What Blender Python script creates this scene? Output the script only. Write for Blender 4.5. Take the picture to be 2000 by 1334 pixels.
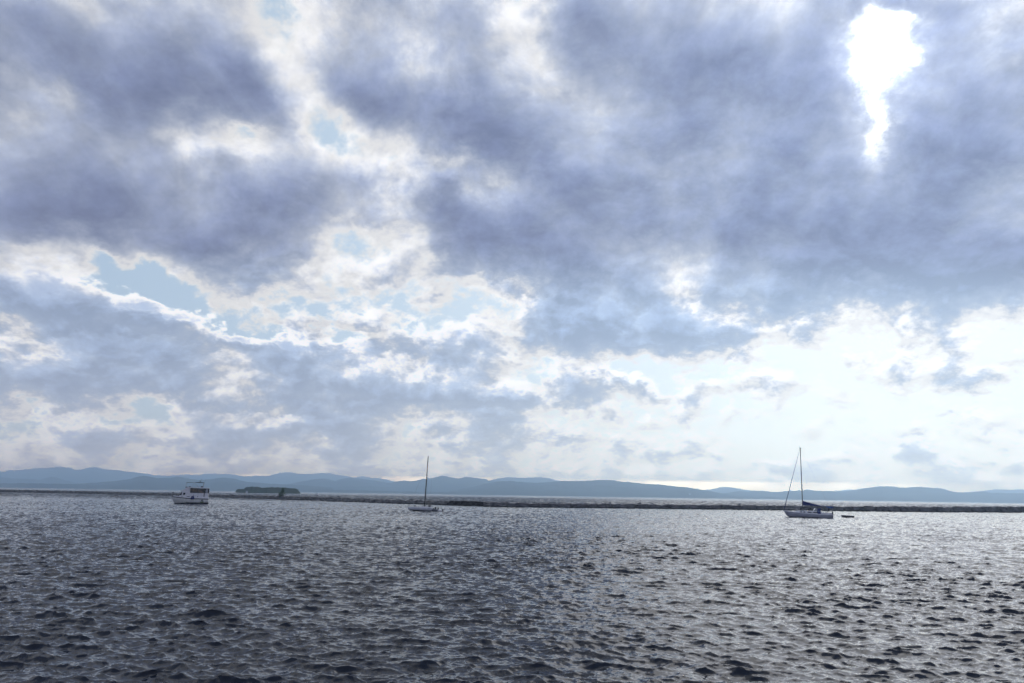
import bpy, bmesh, math, random
import numpy as np
from mathutils import Vector, Matrix

# ------------------------------------------------------------------ clear
for o in list(bpy.data.objects):
    bpy.data.objects.remove(o)
S = bpy.context.scene
COL = S.collection
R = math.radians

# ------------------------------------------------------------------ camera
CAM_H = 4.3
F_PX = 1333.3            # focal length in photo pixels (photo 2000 x 1334)
PITCH = math.atan(299.3 / F_PX)
ROLL = math.atan(0.0155)
FWD = Vector((0, math.cos(PITCH), math.sin(PITCH)))
RW = Vector((1, 0, 0))
UW = Vector((0, -math.sin(PITCH), math.cos(PITCH)))
RIGHT = RW * math.cos(ROLL) + UW * math.sin(ROLL)
UP = UW * math.cos(ROLL) - RW * math.sin(ROLL)
cam_data = bpy.data.cameras.new('camera')
cam_data.sensor_width = 36.0
cam_data.lens = 24.0
cam_data.clip_start = 0.5
cam_data.clip_end = 200000.0
cam = bpy.data.objects.new('camera', cam_data)
COL.objects.link(cam)
M = Matrix((RIGHT, UP, -FWD)).transposed().to_4x4()
M.translation = Vector((0, 0, CAM_H))
cam.matrix_world = M
S.camera = cam


def ray(px, py):
    """world direction through a pixel of the 2000 x 1334 photograph"""
    return (FWD * F_PX + RIGHT * (px - 1000.0) - UP * (py - 667.0)).normalized()


def on_water(px, py, z=0.0):
    d = ray(px, py)
    t = (z - CAM_H) / d.z
    return Vector((0, 0, CAM_H)) + d * t


# ------------------------------------------------------------------ exposure
S.view_settings.view_transform = 'Standard'
S.view_settings.look = 'None'
S.view_settings.exposure = 0.0
S.view_settings.gamma = 1.0
S.render.engine = 'CYCLES'
S.cycles.max_bounces = 6
S.cycles.glossy_bounces = 3
S.cycles.diffuse_bounces = 2
S.cycles.transmission_bounces = 3
S.cycles.transparent_max_bounces = 6
S.cycles.volume_bounces = 4
S.cycles.sample_clamp_indirect = 6.0
S.cycles.use_denoising = True

HAZE_D = 1.75e-4        # density of the lake air, per metre
HAZE_TOP = 560.0

# ------------------------------------------------------------------ sun
SUN_DIR = ray(1745, 105)
SUN_EL = math.asin(SUN_DIR.z)
SUN_AZ = math.atan2(SUN_DIR.x, SUN_DIR.y)      # from +Y towards +X
ld = bpy.data.lights.new('sun', 'SUN')
ld.energy = 0.8
ld.angle = R(48)
ld.color = (1.0, 0.98, 0.95)
lo = bpy.data.objects.new('sun', ld)
lo.rotation_euler = (-SUN_DIR).to_track_quat('-Z', 'Y').to_euler()
COL.objects.link(lo)

# ------------------------------------------------------------------ world: Nishita sky behind procedural clouds
W = bpy.data.worlds.new('World')
S.world = W
W.use_nodes = True
nt = W.node_tree
nt.nodes.clear()


class V:
    """tiny wrapper so node maths reads like maths"""
    t = nt

    def __init__(s, sock):
        s.s = sock

    @staticmethod
    def op(o, a, b=None, c=None, clamp=False):
        n = V.t.nodes.new('ShaderNodeMath')
        n.operation = o
        n.use_clamp = clamp
        for i, x in enumerate((a, b, c)):
            if x is None:
                continue
            if isinstance(x, V):
                V.t.links.new(x.s, n.inputs[i])
            else:
                n.inputs[i].default_value = x
        return V(n.outputs[0])

    def __add__(s, o): return V.op('ADD', s, o)
    def __radd__(s, o): return V.op('ADD', s, o)
    def __sub__(s, o): return V.op('SUBTRACT', s, o)
    def __rsub__(s, o): return V.op('SUBTRACT', o, s)
    def __mul__(s, o): return V.op('MULTIPLY', s, o)
    def __rmul__(s, o): return V.op('MULTIPLY', s, o)
    def __truediv__(s, o): return V.op('DIVIDE', s, o)
    def __rtruediv__(s, o): return V.op('DIVIDE', o, s)
    def exp(s): return V.op('EXPONENT', s)
    def max(s, o): return V.op('MAXIMUM', s, o)
    def min(s, o): return V.op('MINIMUM', s, o)
    def pow(s, o): return V.op('POWER', s, o)


def smooth(x, a, b):
    n = V.t.nodes.new('ShaderNodeMapRange')
    n.interpolation_type = 'SMOOTHSTEP'
    V.t.links.new(x.s, n.inputs[0])
    n.inputs[1].default_value = a
    n.inputs[2].default_value = b
    return V(n.outputs[0])


def combine(x, y, z):
    n = V.t.nodes.new('ShaderNodeCombineXYZ')
    for i, q in enumerate((x, y, z)):
        if isinstance(q, V):
            V.t.links.new(q.s, n.inputs[i])
        else:
            n.inputs[i].default_value = q
    return n.outputs[0]


def vmath(o, a, b):
    n = V.t.nodes.new('ShaderNodeVectorMath')
    n.operation = o
    for i, q in enumerate((a, b)):
        if hasattr(q, 'links') or isinstance(q, bpy.types.NodeSocket):
            V.t.links.new(q, n.inputs[i])
        elif isinstance(q, (tuple, Vector)):
            n.inputs[i].default_value = tuple(q)
        else:
            V.t.links.new(q.s, n.inputs['Scale'])
    return n


def noise(vec, scale, detail, rough, w=None, lac=2.0, dist=0.0, ntype='FBM', color=False):
    n = V.t.nodes.new('ShaderNodeTexNoise')
    n.noise_dimensions = '2D'
    n.noise_type = ntype
    V.t.links.new(vec, n.inputs['Vector'])
    n.inputs['Scale'].default_value = scale
    n.inputs['Detail'].default_value = detail
    n.inputs['Roughness'].default_value = rough
    n.inputs['Lacunarity'].default_value = lac
    n.inputs['Distortion'].default_value = dist
    return n.outputs['Color'] if color else V(n.outputs[0])


def mixc(f, a, b):
    n = V.t.nodes.new('ShaderNodeMix')
    n.data_type = 'RGBA'
    n.clamp_factor = True
    if isinstance(f, V):
        V.t.links.new(f.s, n.inputs[0])
    else:
        n.inputs[0].default_value = f
    for i, q in ((6, a), (7, b)):
        if isinstance(q, tuple):
            n.inputs[i].default_value = (*q, 1)
        else:
            V.t.links.new(q, n.inputs[i])
    return n.outputs[2]


def scalec(c, f):
    n = V.t.nodes.new('ShaderNodeVectorMath')
    n.operation = 'SCALE'
    if isinstance(c, tuple):
        n.inputs[0].default_value = c
    else:
        V.t.links.new(c, n.inputs[0])
    V.t.links.new(f.s, n.inputs['Scale'])
    return n.outputs[0]


tc = nt.nodes.new('ShaderNodeTexCoord')
DIR = tc.outputs['Generated']
sep = nt.nodes.new('ShaderNodeSeparateXYZ')
nt.links.new(DIR, sep.inputs[0])
dx, dy, dz = (V(sep.outputs[i]) for i in range(3))

# the western half of the sky in flat chart coordinates (1 unit = 100 units of 1333 focal)
WFWD, WR, WU = FWD.copy(), RIGHT.copy(), UP.copy()
df = V(vmath('DOT_PRODUCT', DIR, WFWD).outputs['Value'])
dr = V(vmath('DOT_PRODUCT', DIR, WR).outputs['Value'])
du = V(vmath('DOT_PRODUCT', DIR, WU).outputs['Value'])
front = df.max(0.12)
cx = dr / front * 13.333 + 10.0
cy = 6.67 - du / front * 13.333

# cloud-layer coordinates for the noise
zz = dz.max(0.0) + 0.50
q = combine(dx / zz, dy / zz, 0.0)
warp_n = noise(q, 3.0, 3.0, 0.55, color=True)
wv = vmath('SUBTRACT', warp_n, (0.5, 0.5, 0.5)).outputs[0]
wv_s = vmath('SCALE', wv, V.op('MULTIPLY', 0.07, 1.0)).outputs[0]
qw = vmath('ADD', q, wv_s).outputs[0]

# warp also moves the big masses a little, so their outlines are ragged
wsep = nt.nodes.new('ShaderNodeSeparateXYZ')
nt.links.new(noise(q, 4.5, 8.0, 0.64, color=True), wsep.inputs[0])
bx = cx + (V(wsep.outputs[0]) - 0.5) * 2.3
by = cy + (V(wsep.outputs[1]) - 0.5) * 1.8

# big masses: x, y, rx, ry, rotation, amount   (hundreds of photo pixels on the chart)
BLOBS = [
    # thick grey cloud
    (1.2, 0.9, 3.2, 1.2, 12, .42), (4.2, 1.1, 1.9, .75, 20, .42), (5.0, 2.05, 1.0, .55, 30, .36),
    (2.6, 2.0, 1.4, .6, 10, .22),
    (1.2, 3.3, 2.6, 1.0, 5, .40), (.4, 4.4, 2.6, .65, 3, .30), (3.4, 4.2, 2.3, .95, 12, .42),
    (5.4, 4.2, 1.3, .7, 5, .34), (6.9, 4.05, .8, .35, 15, .22),
    (7.3, .8, 1.0, 1.6, 0, .42), (8.2, 1.9, 1.3, .8, 20, .40), (10.2, 2.6, 1.3, 1.0, 5, .52), (9.2, .6, .8, .9, 0, .12),
    (12.6, 1.1, 1.9, 1.2, 12, .5), (11.2, .6, .8, 1.0, 0, .22), (14.4, 1.0, 1.2, 1.2, 0, .3),
    (9.0, 4.4, 1.2, .8, 20, .55), (10.9, 4.3, 2.6, 1.0, 3, .34), (11.6, 5.25, 2.2, .45, 8, .30), (13.0, 4.6, 1.5, 1.0, 0, .2),
    (11.5, 6.1, 1.0, .35, 8, .48), (12.9, 6.45, 1.6, .45, 2, .55), (10.55, 6.25, .3, .18, 0, .3), (14.2, 6.4, .6, .3, -20, .25),
    (15.0, 2.6, 2.6, 1.4, 0, .34), (15.6, 4.3, 2.6, 1.1, 8, .5), (18.6, 3.4, 1.9, 2.2, 0, .46),
    (17.0, 5.15, 2.9, .6, -4, .50), (19.6, 4.8, 1.3, .7, 0, .5), (19.2, 1.0, 1.4, 1.3, 0, .22), (16.0, .9, .7, 1.1, 0, .28),
    (11.8, 7.5, .75, .26, 0, .5), (9.9, 7.72, .65, .22, 0, .38), (9.6, 8.2, .5, .13, 0, .28), (10.9, 7.2, .3, .2, 0, .15),
    (1.0, 5.65, 2.2, .3, 8, .42), (2.2, 6.25, 3.0, .42, 8, .36), (6.0, 7.1, 3.0, .42, 6, .40), (1.6, 7.25, 3.4, .38, 2, .40),
    (7.9, 6.5, 1.1, .42, 14, .42), (4.6, 7.7, 3.4, .26, 2, .26), (8.0, 7.5, 1.4, .3, 3, .25), (6.4, 8.2, 2.5, .22, 2, .14),
    # thin bright cloud and open sky
    (5.2, .3, .5, .9, -35, -.10), (17.2, -.2, 1.4, .35, 0, .35), (6.1, 1.8, .55, 1.2, -25, -.34), (6.6, 2.6, 1.0, .45, 10, -.32), (7.6, 3.55, 1.2, .34, 25, -.36),
    (7.5, 3.1, .8, .2, 32, -.10),
    (9.0, 3.35, 1.3, .22, 10, -.38), (7.0, 4.75, 1.5, .35, -15, -.42), (4.4, 2.75, .9, .25, 18, -.42), (1.2, 1.8, .7, .2, 15, -.34),
    (4.5, 5.5, 1.6, .30, 10, -.25), (6.4, 5.7, 1.7, .5, 0, -.30), (8.4, 5.1, .55, .45, 0, -.40), (2.6, 5.3, 1.4, .3, 22, -.30),
    (5.4, 6.3, 1.6, .28, 20, -.30), (9.0, 6.0, 1.6, .45, 18, -.22),
    (17.45, .95, .80, .9, 0, -.72), (18.7, .2, .8, .5, 0, .35), (17.1, 1.95, .45, .35, 0, -.36), (17.3, 2.6, .26, .45, 0, -.40), (17.7, 1.62, .7, .2, -12, .20), (10.1, .3, .5, .7, 10, -.45), (10.3, 1.35, .7, .5, 0, -.25),
    (8.6, 1.3, .5, .5, 0, -.22), (12.9, 3.2, 1.8, .3, 0, -.10),
    (13.75, 6.0, .55, .5, 30, -.38), (16.5, 8.7, 6.0, .6, 0, -.17), (19.4, 7.6, 1.3, .6, 0, -.3), (16.5, 6.6, 3.5, .6, -4, -.30), (17.5, 7.8, 5.0, 1.0, 0, -.24), (19.6, 6.2, 1.5, .5, 0, -.16),
    (10.2, 5.6, .8, .2, 15, -.3), (10.4, 6.9, 1.0, .2, 5, -.25), (14.5, 7.3, 2.6, .8, 0, -.2), (0.6, 5.1, 1.4, .12, 5, -.3),
    (2.5, 6.55, 3.0, .13, 8, -.30), (5.0, 7.9, 2.6, .15, 4, -.25), (1.0, 8.0, 2.5, .2, 2, -.2), (8.6, 7.0, 1.6, .15, 10, -.25),
    (2.4, 5.25, .6, .25, 30, -.25), (3.3, 5.7, .7, .22, 25, -.25), (4.6, 6.0, .9, .22, 18, -.28), (5.8, 6.3, .8, .22, 25, -.25),
    (6.9, 6.6, .6, .2, 25, -.22), (3.2, 6.1, .8, .2, 8, .2), (5.0, 6.55, 1.0, .25, 15, .22),
]


def curve3(val, tables, lo, hi):
    """three smooth 1-D profiles of one coordinate, stored as the curves of an RGB Curves node"""
    n = nt.nodes.new('ShaderNodeRGBCurve')
    n.mapping.use_clip = False
    t = (val - lo) * (1.0 / (hi - lo))
    t = t.max(0.0).min(1.0)
    nt.links.new(combine(t, t, t), n.inputs['Color'])
    for k in range(3):
        c = n.mapping.curves[k]
        tab = tables[k]
        m = len(tab)
        c.points[0].location = (0.0, float(tab[0]))
        c.points[1].location = (1.0, float(tab[-1]))
        for i in range(1, m - 1):
            c.points.new(i / (m - 1), float(tab[i]))
    n.mapping.update()
    return vmath('SUBTRACT', n.outputs[0], (0.5, 0.5, 0.5)).outputs[0]


def mass_table(rank=21, nx=105, ny=71):
    """where the cloud is thick and thin: the sum of all banks above, as a short sum of products
    of 1-D profiles (SVD), which costs a few nodes instead of hundreds"""
    X0, X1, Y0, Y1 = -2.0, 22.0, -2.0, 10.5
    gx = np.linspace(X0, X1, nx)[None, :]
    gy = np.linspace(Y0, Y1, ny)[:, None]
    T = np.zeros((ny, nx))
    for (mx, my, rx, ry, rot, amp) in BLOBS:
        a = R(rot)
        ry = max(ry, 0.2)
        ca, sa = math.cos(a), math.sin(a)
        p = ((gx - mx) * ca + (gy - my) * sa) / rx
        qv = ((gy - my) * ca - (gx - mx) * sa) / ry
        T += amp * np.exp(-(p * p + qv * qv))
    U, s, Vt = np.linalg.svd(T, full_matrices=False)
    return (X0, X1, Y0, Y1, U[:, :rank], s[:rank], Vt[:rank])


TABLE = mass_table()


def masses(x, y, rank=21):
    X0, X1, Y0, Y1, U, s, Vt = TABLE
    tot = None
    for g in range(rank // 3):
        ax, ay, w = [], [], []
        for k in range(g * 3, g * 3 + 3):
            fx, fy = Vt[k], U[:, k]
            mxx, myy = np.abs(fx).max(), np.abs(fy).max()
            ax.append(0.5 + 0.5 * fx / mxx)
            ay.append(0.5 + 0.5 * fy / myy)
            w.append(4.0 * s[k] * mxx * myy)
        cxn = curve3(x, ax, X0, X1)
        cyn = vmath('MULTIPLY', curve3(y, ay, Y0, Y1), tuple(w)).outputs[0]
        d = V(vmath('DOT_PRODUCT', cxn, cyn).outputs['Value'])
        tot = d if tot is None else tot + d
    return tot


big = masses(bx, by)
big_up = masses(bx + 0.05, by - 0.22, 15)
inview = smooth(df, 0.35, 0.62)
def puffs(vec, scale, detail):
    n = V.t.nodes.new('ShaderNodeTexVoronoi')
    n.feature = 'F1'
    n.voronoi_dimensions = '2D'
    V.t.links.new(vec, n.inputs['Vector'])
    n.inputs['Scale'].default_value = scale
    n.inputs['Detail'].default_value = detail
    n.inputs['Roughness'].default_value = 0.55
    n.normalize = True
    return V(n.outputs['Distance'])


def heap(vec, full=True):
    a = (noise(vec, 6.0, 10.0, 0.62) - 0.5) * 2.0
    b = (0.36 - puffs(vec, 14.0, 2.0)) * 0.42
    return a + b


low = smooth(cy, 4.6, 6.2) * inview
fine = (noise(qw, 16.0, 8.0, 0.65) - 0.5) * 0.62
patchy = smooth(noise(q, 2.5, 2.0, 0.5), 0.35, 0.62)
soft = (1.0 - smooth(big, 0.05, 0.6) * 0.7) * (0.55 + patchy * 0.85)
fld = heap(qw) + fine * soft
base = 0.34
thick = big * inview + fld * (0.78 + 0.50 * low) + base + (1.0 - inview) * 0.42

# same field a little nearer the sun: which side of each heap is lit
off = Vector((SUN_DIR.x, SUN_DIR.y, 0)).normalized()
qs = vmath('ADD', qw, (off.x * -0.032, off.y * -0.032, 0)).outputs[0]
lit = heap(qw) - heap(qs) + (big - big_up) * inview * 1.1
lit = lit.max(-0.18).min(0.4) * -1.0
# relief: upper edges of low heaps are bright, bases dark
thick2 = (thick + lit * (0.22 + 0.85 * low) - 0.32) * 1.22 + 0.31

ramp = nt.nodes.new('ShaderNodeValToRGB')
cr = ramp.color_ramp
cr.interpolation = 'B_SPLINE'
stops = [(0.0, (.93, .93, .93)), (.17, (.89, .89, .91)), (.32, (.67, .70, .78)), (.48, (.468, .52, .645)),
         (.68, (.335, .388, .54)), (.86, (.26, .307, .46)), (1.0, (.21, .25, .395))]
while len(cr.elements) < len(stops):
    cr.elements.new(0.5)
for e, (p, c) in zip(cr.elements, stops):
    e.position = p
    e.color = (*c, 1)
nt.links.new((thick2 * 0.8 + 0.0).s, ramp.inputs[0])
cloud = ramp.outputs[0]
# low clouds are seen through more air: paler, bluer
cloud = mixc(low * smooth(thick2, 0.2, 0.7) * 0.62, cloud, (.43, .56, .76))

# open sky: Nishita, strongly whitened by thin high cloud
sky = nt.nodes.new('ShaderNodeTexSky')
sky.sky_type = 'NISHITA'
sky.sun_disc = False
sky.sun_elevation = SUN_EL
sky.sun_rotation = SUN_AZ
sky.dust_density = 2.0
sky.altitude = 50
nish = vmath('SCALE', sky.outputs[0], V.op('MULTIPLY', 0.10, 1.0)).outputs[0]
sun_dot = V(vmath('DOT_PRODUCT', DIR, SUN_DIR).outputs['Value'])
ang = V.op('ARCCOSINE', sun_dot.min(1.0).max(-1.0)) * (180 / math.pi)
veil = ((ang / 42.0).pow(2.0) * -1.0).exp()
clear = mixc(0.62, nish, (.56, .74, .94))
clear = mixc(veil * 0.8, clear, (.75, .86, .91))

alpha = smooth(thick2 + (noise(q, 13.0, 7.0, 0.65) - 0.5) * 0.8, -0.24, 0.14)
skyc = mixc(alpha, clear, cloud)

# light through cloud near the sun
thin = 1.0 - smooth(thick2, -0.1, 0.75)
glow1 = ((ang / 16.0).pow(2.0) * -1.0).exp()
glow2 = ((ang / 3.7).pow(2.0) * -1.0).exp()
glow3 = ((ang / 7.5).pow(2.0) * -1.0).exp()
away = 1.0 - smooth(ang, 22.0, 62.0) * 0.10
gain = (1.0 + glow1 * (0.08 + 0.13 * thin) + glow3 * (0.12 + 0.3 * thin) + glow2 * (0.5 + thin * 4.0)) * away * (1.0 - lit * alpha * 0.58)
skyc = scalec(skyc, gain)

# haze low over the horizon
hz = (dz.max(0.0) * -9.0).exp()
hcol = mixc(smooth(ang, 24.0, 62.0), (.78, .82, .84), (.43, .46, .53))
skyc = mixc(hz * 0.93, skyc, hcol)
# the haze box in front of the sky dims it and adds its own light; the sky outside it is that much brighter
trans = (HAZE_D * HAZE_TOP / dz.max(0.020) * -1.0).exp()
air = scalec(mixc(veil, (.26, .35, .47), (.60, .72, .86)), 1.0 - trans)
skyc = vmath('SUBTRACT', skyc, air).outputs[0]
skyc = vmath('MAXIMUM', scalec(skyc, 1.0 / trans), (0.02, 0.02, 0.02)).outputs[0]
skyc = mixc(smooth(dz * -1.0, 0.0, 0.02), skyc, (.10, .12, .16))

bg = nt.nodes.new('ShaderNodeBackground')
nt.links.new(skyc, bg.inputs[0])
bg.inputs[1].default_value = 1.0
out = nt.nodes.new('ShaderNodeOutputWorld')
nt.links.new(bg.outputs[0], out.inputs[0])
S.cycles.adaptive_threshold = 0.02
S.cycles.adaptive_min_samples = 16
W.cycles.sampling_method = 'MANUAL'
W.cycles.sample_map_resolution = 512

# ================================================================== helpers
rng = np.random.default_rng(7)
random.seed(7)


def prop(o, label=None, cat=None, group=None, kind=None):
    if label: o['label'] = label
    if cat: o['category'] = cat
    if group: o['group'] = group
    if kind: o['kind'] = kind
    return o


def empty(name, loc, rz=0.0, tilt=0.0, pitch=0.0):
    o = bpy.data.objects.new(name, None)
    o.empty_display_size = 0.3
    COL.objects.link(o)
    o.location = loc
    o.rotation_euler = (pitch, tilt, rz)
    return o


def link_mesh(name, me, mat, parent=None, smooth_=True):
    o = bpy.data.objects.new(name, me)
    COL.objects.link(o)
    if mat:
        me.materials.append(mat)
    if parent:
        o.parent = parent
    if smooth_:
        me.polygons.foreach_set('use_smooth', [True] * len(me.polygons))
    return o


class MB:
    """collects solid shapes into one mesh"""
    def __init__(s):
        s.bm = bmesh.new()

    def box(s, x0, x1, y0, y1, z0, z1, bev=0.0, shear=0.0):
        vs = []
        for z in (z0, z1):
            for (x, y) in ((x0, y0), (x1, y0), (x1, y1), (x0, y1)):
                vs.append(s.bm.verts.new((x + shear * (z - z0), y, z)))
        fs = [(3, 2, 1, 0), (4, 5, 6, 7), (0, 1, 5, 4), (1, 2, 6, 5), (2, 3, 7, 6), (3, 0, 4, 7)]
        faces = [s.bm.faces.new([vs[i] for i in f]) for f in fs]
        if bev:
            es = list({e for f in faces for e in f.edges})
            bmesh.ops.bevel(s.bm, geom=es, offset=bev, segments=2, affect='EDGES')
        return s

    def prism(s, pts, y0, y1, bev=0.0):
        """outline in x,z extruded in y (pts counter-clockwise seen from -y)"""
        a = [s.bm.verts.new((x, y0, z)) for x, z in pts]
        b = [s.bm.verts.new((x, y1, z)) for x, z in pts]
        n = len(pts)
        fs = [s.bm.faces.new(a), s.bm.faces.new(b[::-1])]
        for i in range(n):
            fs.append(s.bm.faces.new((a[i], b[i], b[(i + 1) % n], a[(i + 1) % n])))
        bmesh.ops.recalc_face_normals(s.bm, faces=fs)
        if bev:
            es = list({e for f in fs for e in f.edges})
            bmesh.ops.bevel(s.bm, geom=es, offset=bev, segments=2, affect='EDGES')
        return s

    def tube(s, pts, r, n=8, r2=None):
        pts = [Vector(p) for p in pts]
        rings = []
        m = len(pts)
        for i, p in enumerate(pts):
            d = (pts[min(i + 1, m - 1)] - pts[max(i - 1, 0)]).normalized()
            ref = Vector((0, 0, 1)) if abs(d.z) < 0.9 else Vector((0, 1, 0))
            u = d.cross(ref).normalized()
            v = d.cross(u)
            rr = r if r2 is None else r + (r2 - r) * i / (m - 1)
            rings.append([s.bm.verts.new(p + (u * math.cos(t) + v * math.sin(t)) * rr)
                          for t in [2 * math.pi * k / n for k in range(n)]])
        for a, b in zip(rings, rings[1:]):
            for k in range(n):
                s.bm.faces.new((a[k], a[(k + 1) % n], b[(k + 1) % n], b[k]))
        s.bm.faces.new(rings[0][::-1])
        s.bm.faces.new(rings[-1])
        return s

    def loft(s, sections, closed=True, caps=True):
        rings = [[s.bm.verts.new(p) for p in sec] for sec in sections]
        n = len(rings[0])
        fs = []
        for a, b in zip(rings, rings[1:]):
            for k in range(n if closed else n - 1):
                fs.append(s.bm.faces.new((a[k], a[(k + 1) % n], b[(k + 1) % n], b[k])))
        if caps:
            fs.append(s.bm.faces.new(rings[0][::-1]))
            fs.append(s.bm.faces.new(rings[-1]))
        bmesh.ops.recalc_face_normals(s.bm, faces=fs)
        return s

    def ball(s, c, r, sc=(1, 1, 1), sub=2):
        ret = bmesh.ops.create_icosphere(s.bm, subdivisions=sub, radius=r)
        for v in ret['verts']:
            v.co = Vector((v.co.x * sc[0], v.co.y * sc[1], v.co.z * sc[2])) + Vector(c)
        return s

    def each(s, name, mat, parent=None, sm=False):
        """every separate piece becomes a part of its own"""
        s.bm.verts.index_update()
        seen = set()
        made = []
        for v0 in list(s.bm.verts):
            if v0 in seen:
                continue
            stack, comp = [v0], []
            seen.add(v0)
            while stack:
                v = stack.pop()
                comp.append(v)
                for e in v.link_edges:
                    w = e.other_vert(v)
                    if w not in seen:
                        seen.add(w)
                        stack.append(w)
            ix = {v: i for i, v in enumerate(comp)}
            fs = {f for v in comp for f in v.link_faces}
            me = bpy.data.meshes.new(name)
            me.from_pydata([v.co[:] for v in comp], [], [[ix[v] for v in f.verts] for f in fs])
            made.append(link_mesh(name, me, mat, parent, sm))
        s.bm.free()
        return made

    def build(s, name, mat, parent=None, sm=False):
        bmesh.ops.remove_doubles(s.bm, verts=s.bm.verts, dist=1e-5)
        me = bpy.data.meshes.new(name)
        s.bm.to_mesh(me)
        s.bm.free()
        return link_mesh(name, me, mat, parent, sm)


def material(name, color, rough=0.5, metal=0.0, var=0.0, vscale=2.0, color2=None, spec=0.5, bump=0.0, coat=0.0):
    m = bpy.data.materials.new(name)
    m.use_nodes = True
    n = m.node_tree.nodes
    l = m.node_tree.links
    b = n['Principled BSDF']
    b.inputs['Roughness'].default_value = rough
    b.inputs['Metallic'].default_value = metal
    b.inputs['Specular IOR Level'].default_value = spec
    b.inputs['Coat Weight'].default_value = coat
    b.inputs['Base Color'].default_value = (*color, 1)
    if var or color2:
        c2 = color2 or tuple(min(1, c * (1 + var)) for c in color)
        c1 = color if color2 else tuple(c * (1 - var) for c in color)
        t = n.new('ShaderNodeTexCoord')
        no = n.new('ShaderNodeTexNoise')
        no.inputs['Scale'].default_value = vscale
        no.inputs['Detail'].default_value = 6
        no.inputs['Roughness'].default_value = 0.65
        l.new(t.outputs['Object'], no.inputs['Vector'])
        rmp = n.new('ShaderNodeMapRange')
        rmp.inputs[1].default_value = 0.35
        rmp.inputs[2].default_value = 0.65
        l.new(no.outputs[0], rmp.inputs[0])
        mx = n.new('ShaderNodeMix')
        mx.data_type = 'RGBA'
        mx.inputs[6].default_value = (*c1, 1)
        mx.inputs[7].default_value = (*c2, 1)
        l.new(rmp.outputs[0], mx.inputs[0])
        l.new(mx.outputs[2], b.inputs['Base Color'])
        if bump:
            bp = n.new('ShaderNodeBump')
            bp.inputs['Strength'].default_value = bump
            bp.inputs['Distance'].default_value = 0.1
            l.new(no.outputs[0], bp.inputs['Height'])
            l.new(bp.outputs[0], b.inputs['Normal'])
    return m


# ================================================================== water
def ocean_tile(L, N, seed, lam_peak, lam_min, lam_max, wind_deg, spread, rms):
    """random wind chop on a square tile: height and sideways displacement"""
    g = np.random.default_rng(seed)
    k1 = 2 * np.pi * np.fft.fftfreq(N, d=L / N)
    kx, ky = np.meshgrid(k1, k1)
    k = np.hypot(kx, ky)
    k[0, 0] = 1e-6
    kp = 2 * np.pi / lam_peak
    P = np.exp(-1.25 * (kp / k) ** 2) / k ** 3.6
    P *= 1.0 + 1.2 * np.exp(-((k / kp - 1) ** 2) / 0.08)
    th = np.arctan2(ky, kx) - R(wind_deg)
    P *= 0.03 + np.abs(np.cos(th)) ** spread * np.where(np.cos(th) > 0, 1.0, 0.2)
    P *= 1.0 / (1.0 + np.exp(-(k - 2 * np.pi / lam_max) * 4)) * np.exp(-(k * lam_min / (2 * np.pi)) ** 2)
    P[0, 0] = 0
    H = (g.standard_normal((N, N)) + 1j * g.standard_normal((N, N))) * np.sqrt(P)
    h = np.fft.ifft2(H).real
    s = rms / h.std()
    dx_ = np.fft.ifft2(1j * kx / k * H).real * s
    dy_ = np.fft.ifft2(1j * ky / k * H).real * s
    return np.stack([dx_, dy_, h * s], -1).astype(np.float32), L


def sample_tile(tile, x, y):
    T, L = tile
    N = T.shape[0]
    u = (x / L) % 1.0 * N
    v = (y / L) % 1.0 * N
    i = np.floor(u).astype(np.int32)
    j = np.floor(v).astype(np.int32)
    fu = (u - i)[..., None].astype(np.float32)
    fv = (v - j)[..., None].astype(np.float32)
    i %= N
    j %= N
    i2 = (i + 1) % N
    j2 = (j + 1) % N
    return ((T[j, i] * (1 - fu) + T[j, i2] * fu) * (1 - fv) + (T[j2, i] * (1 - fu) + T[j2, i2] * fu) * fv)


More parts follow.
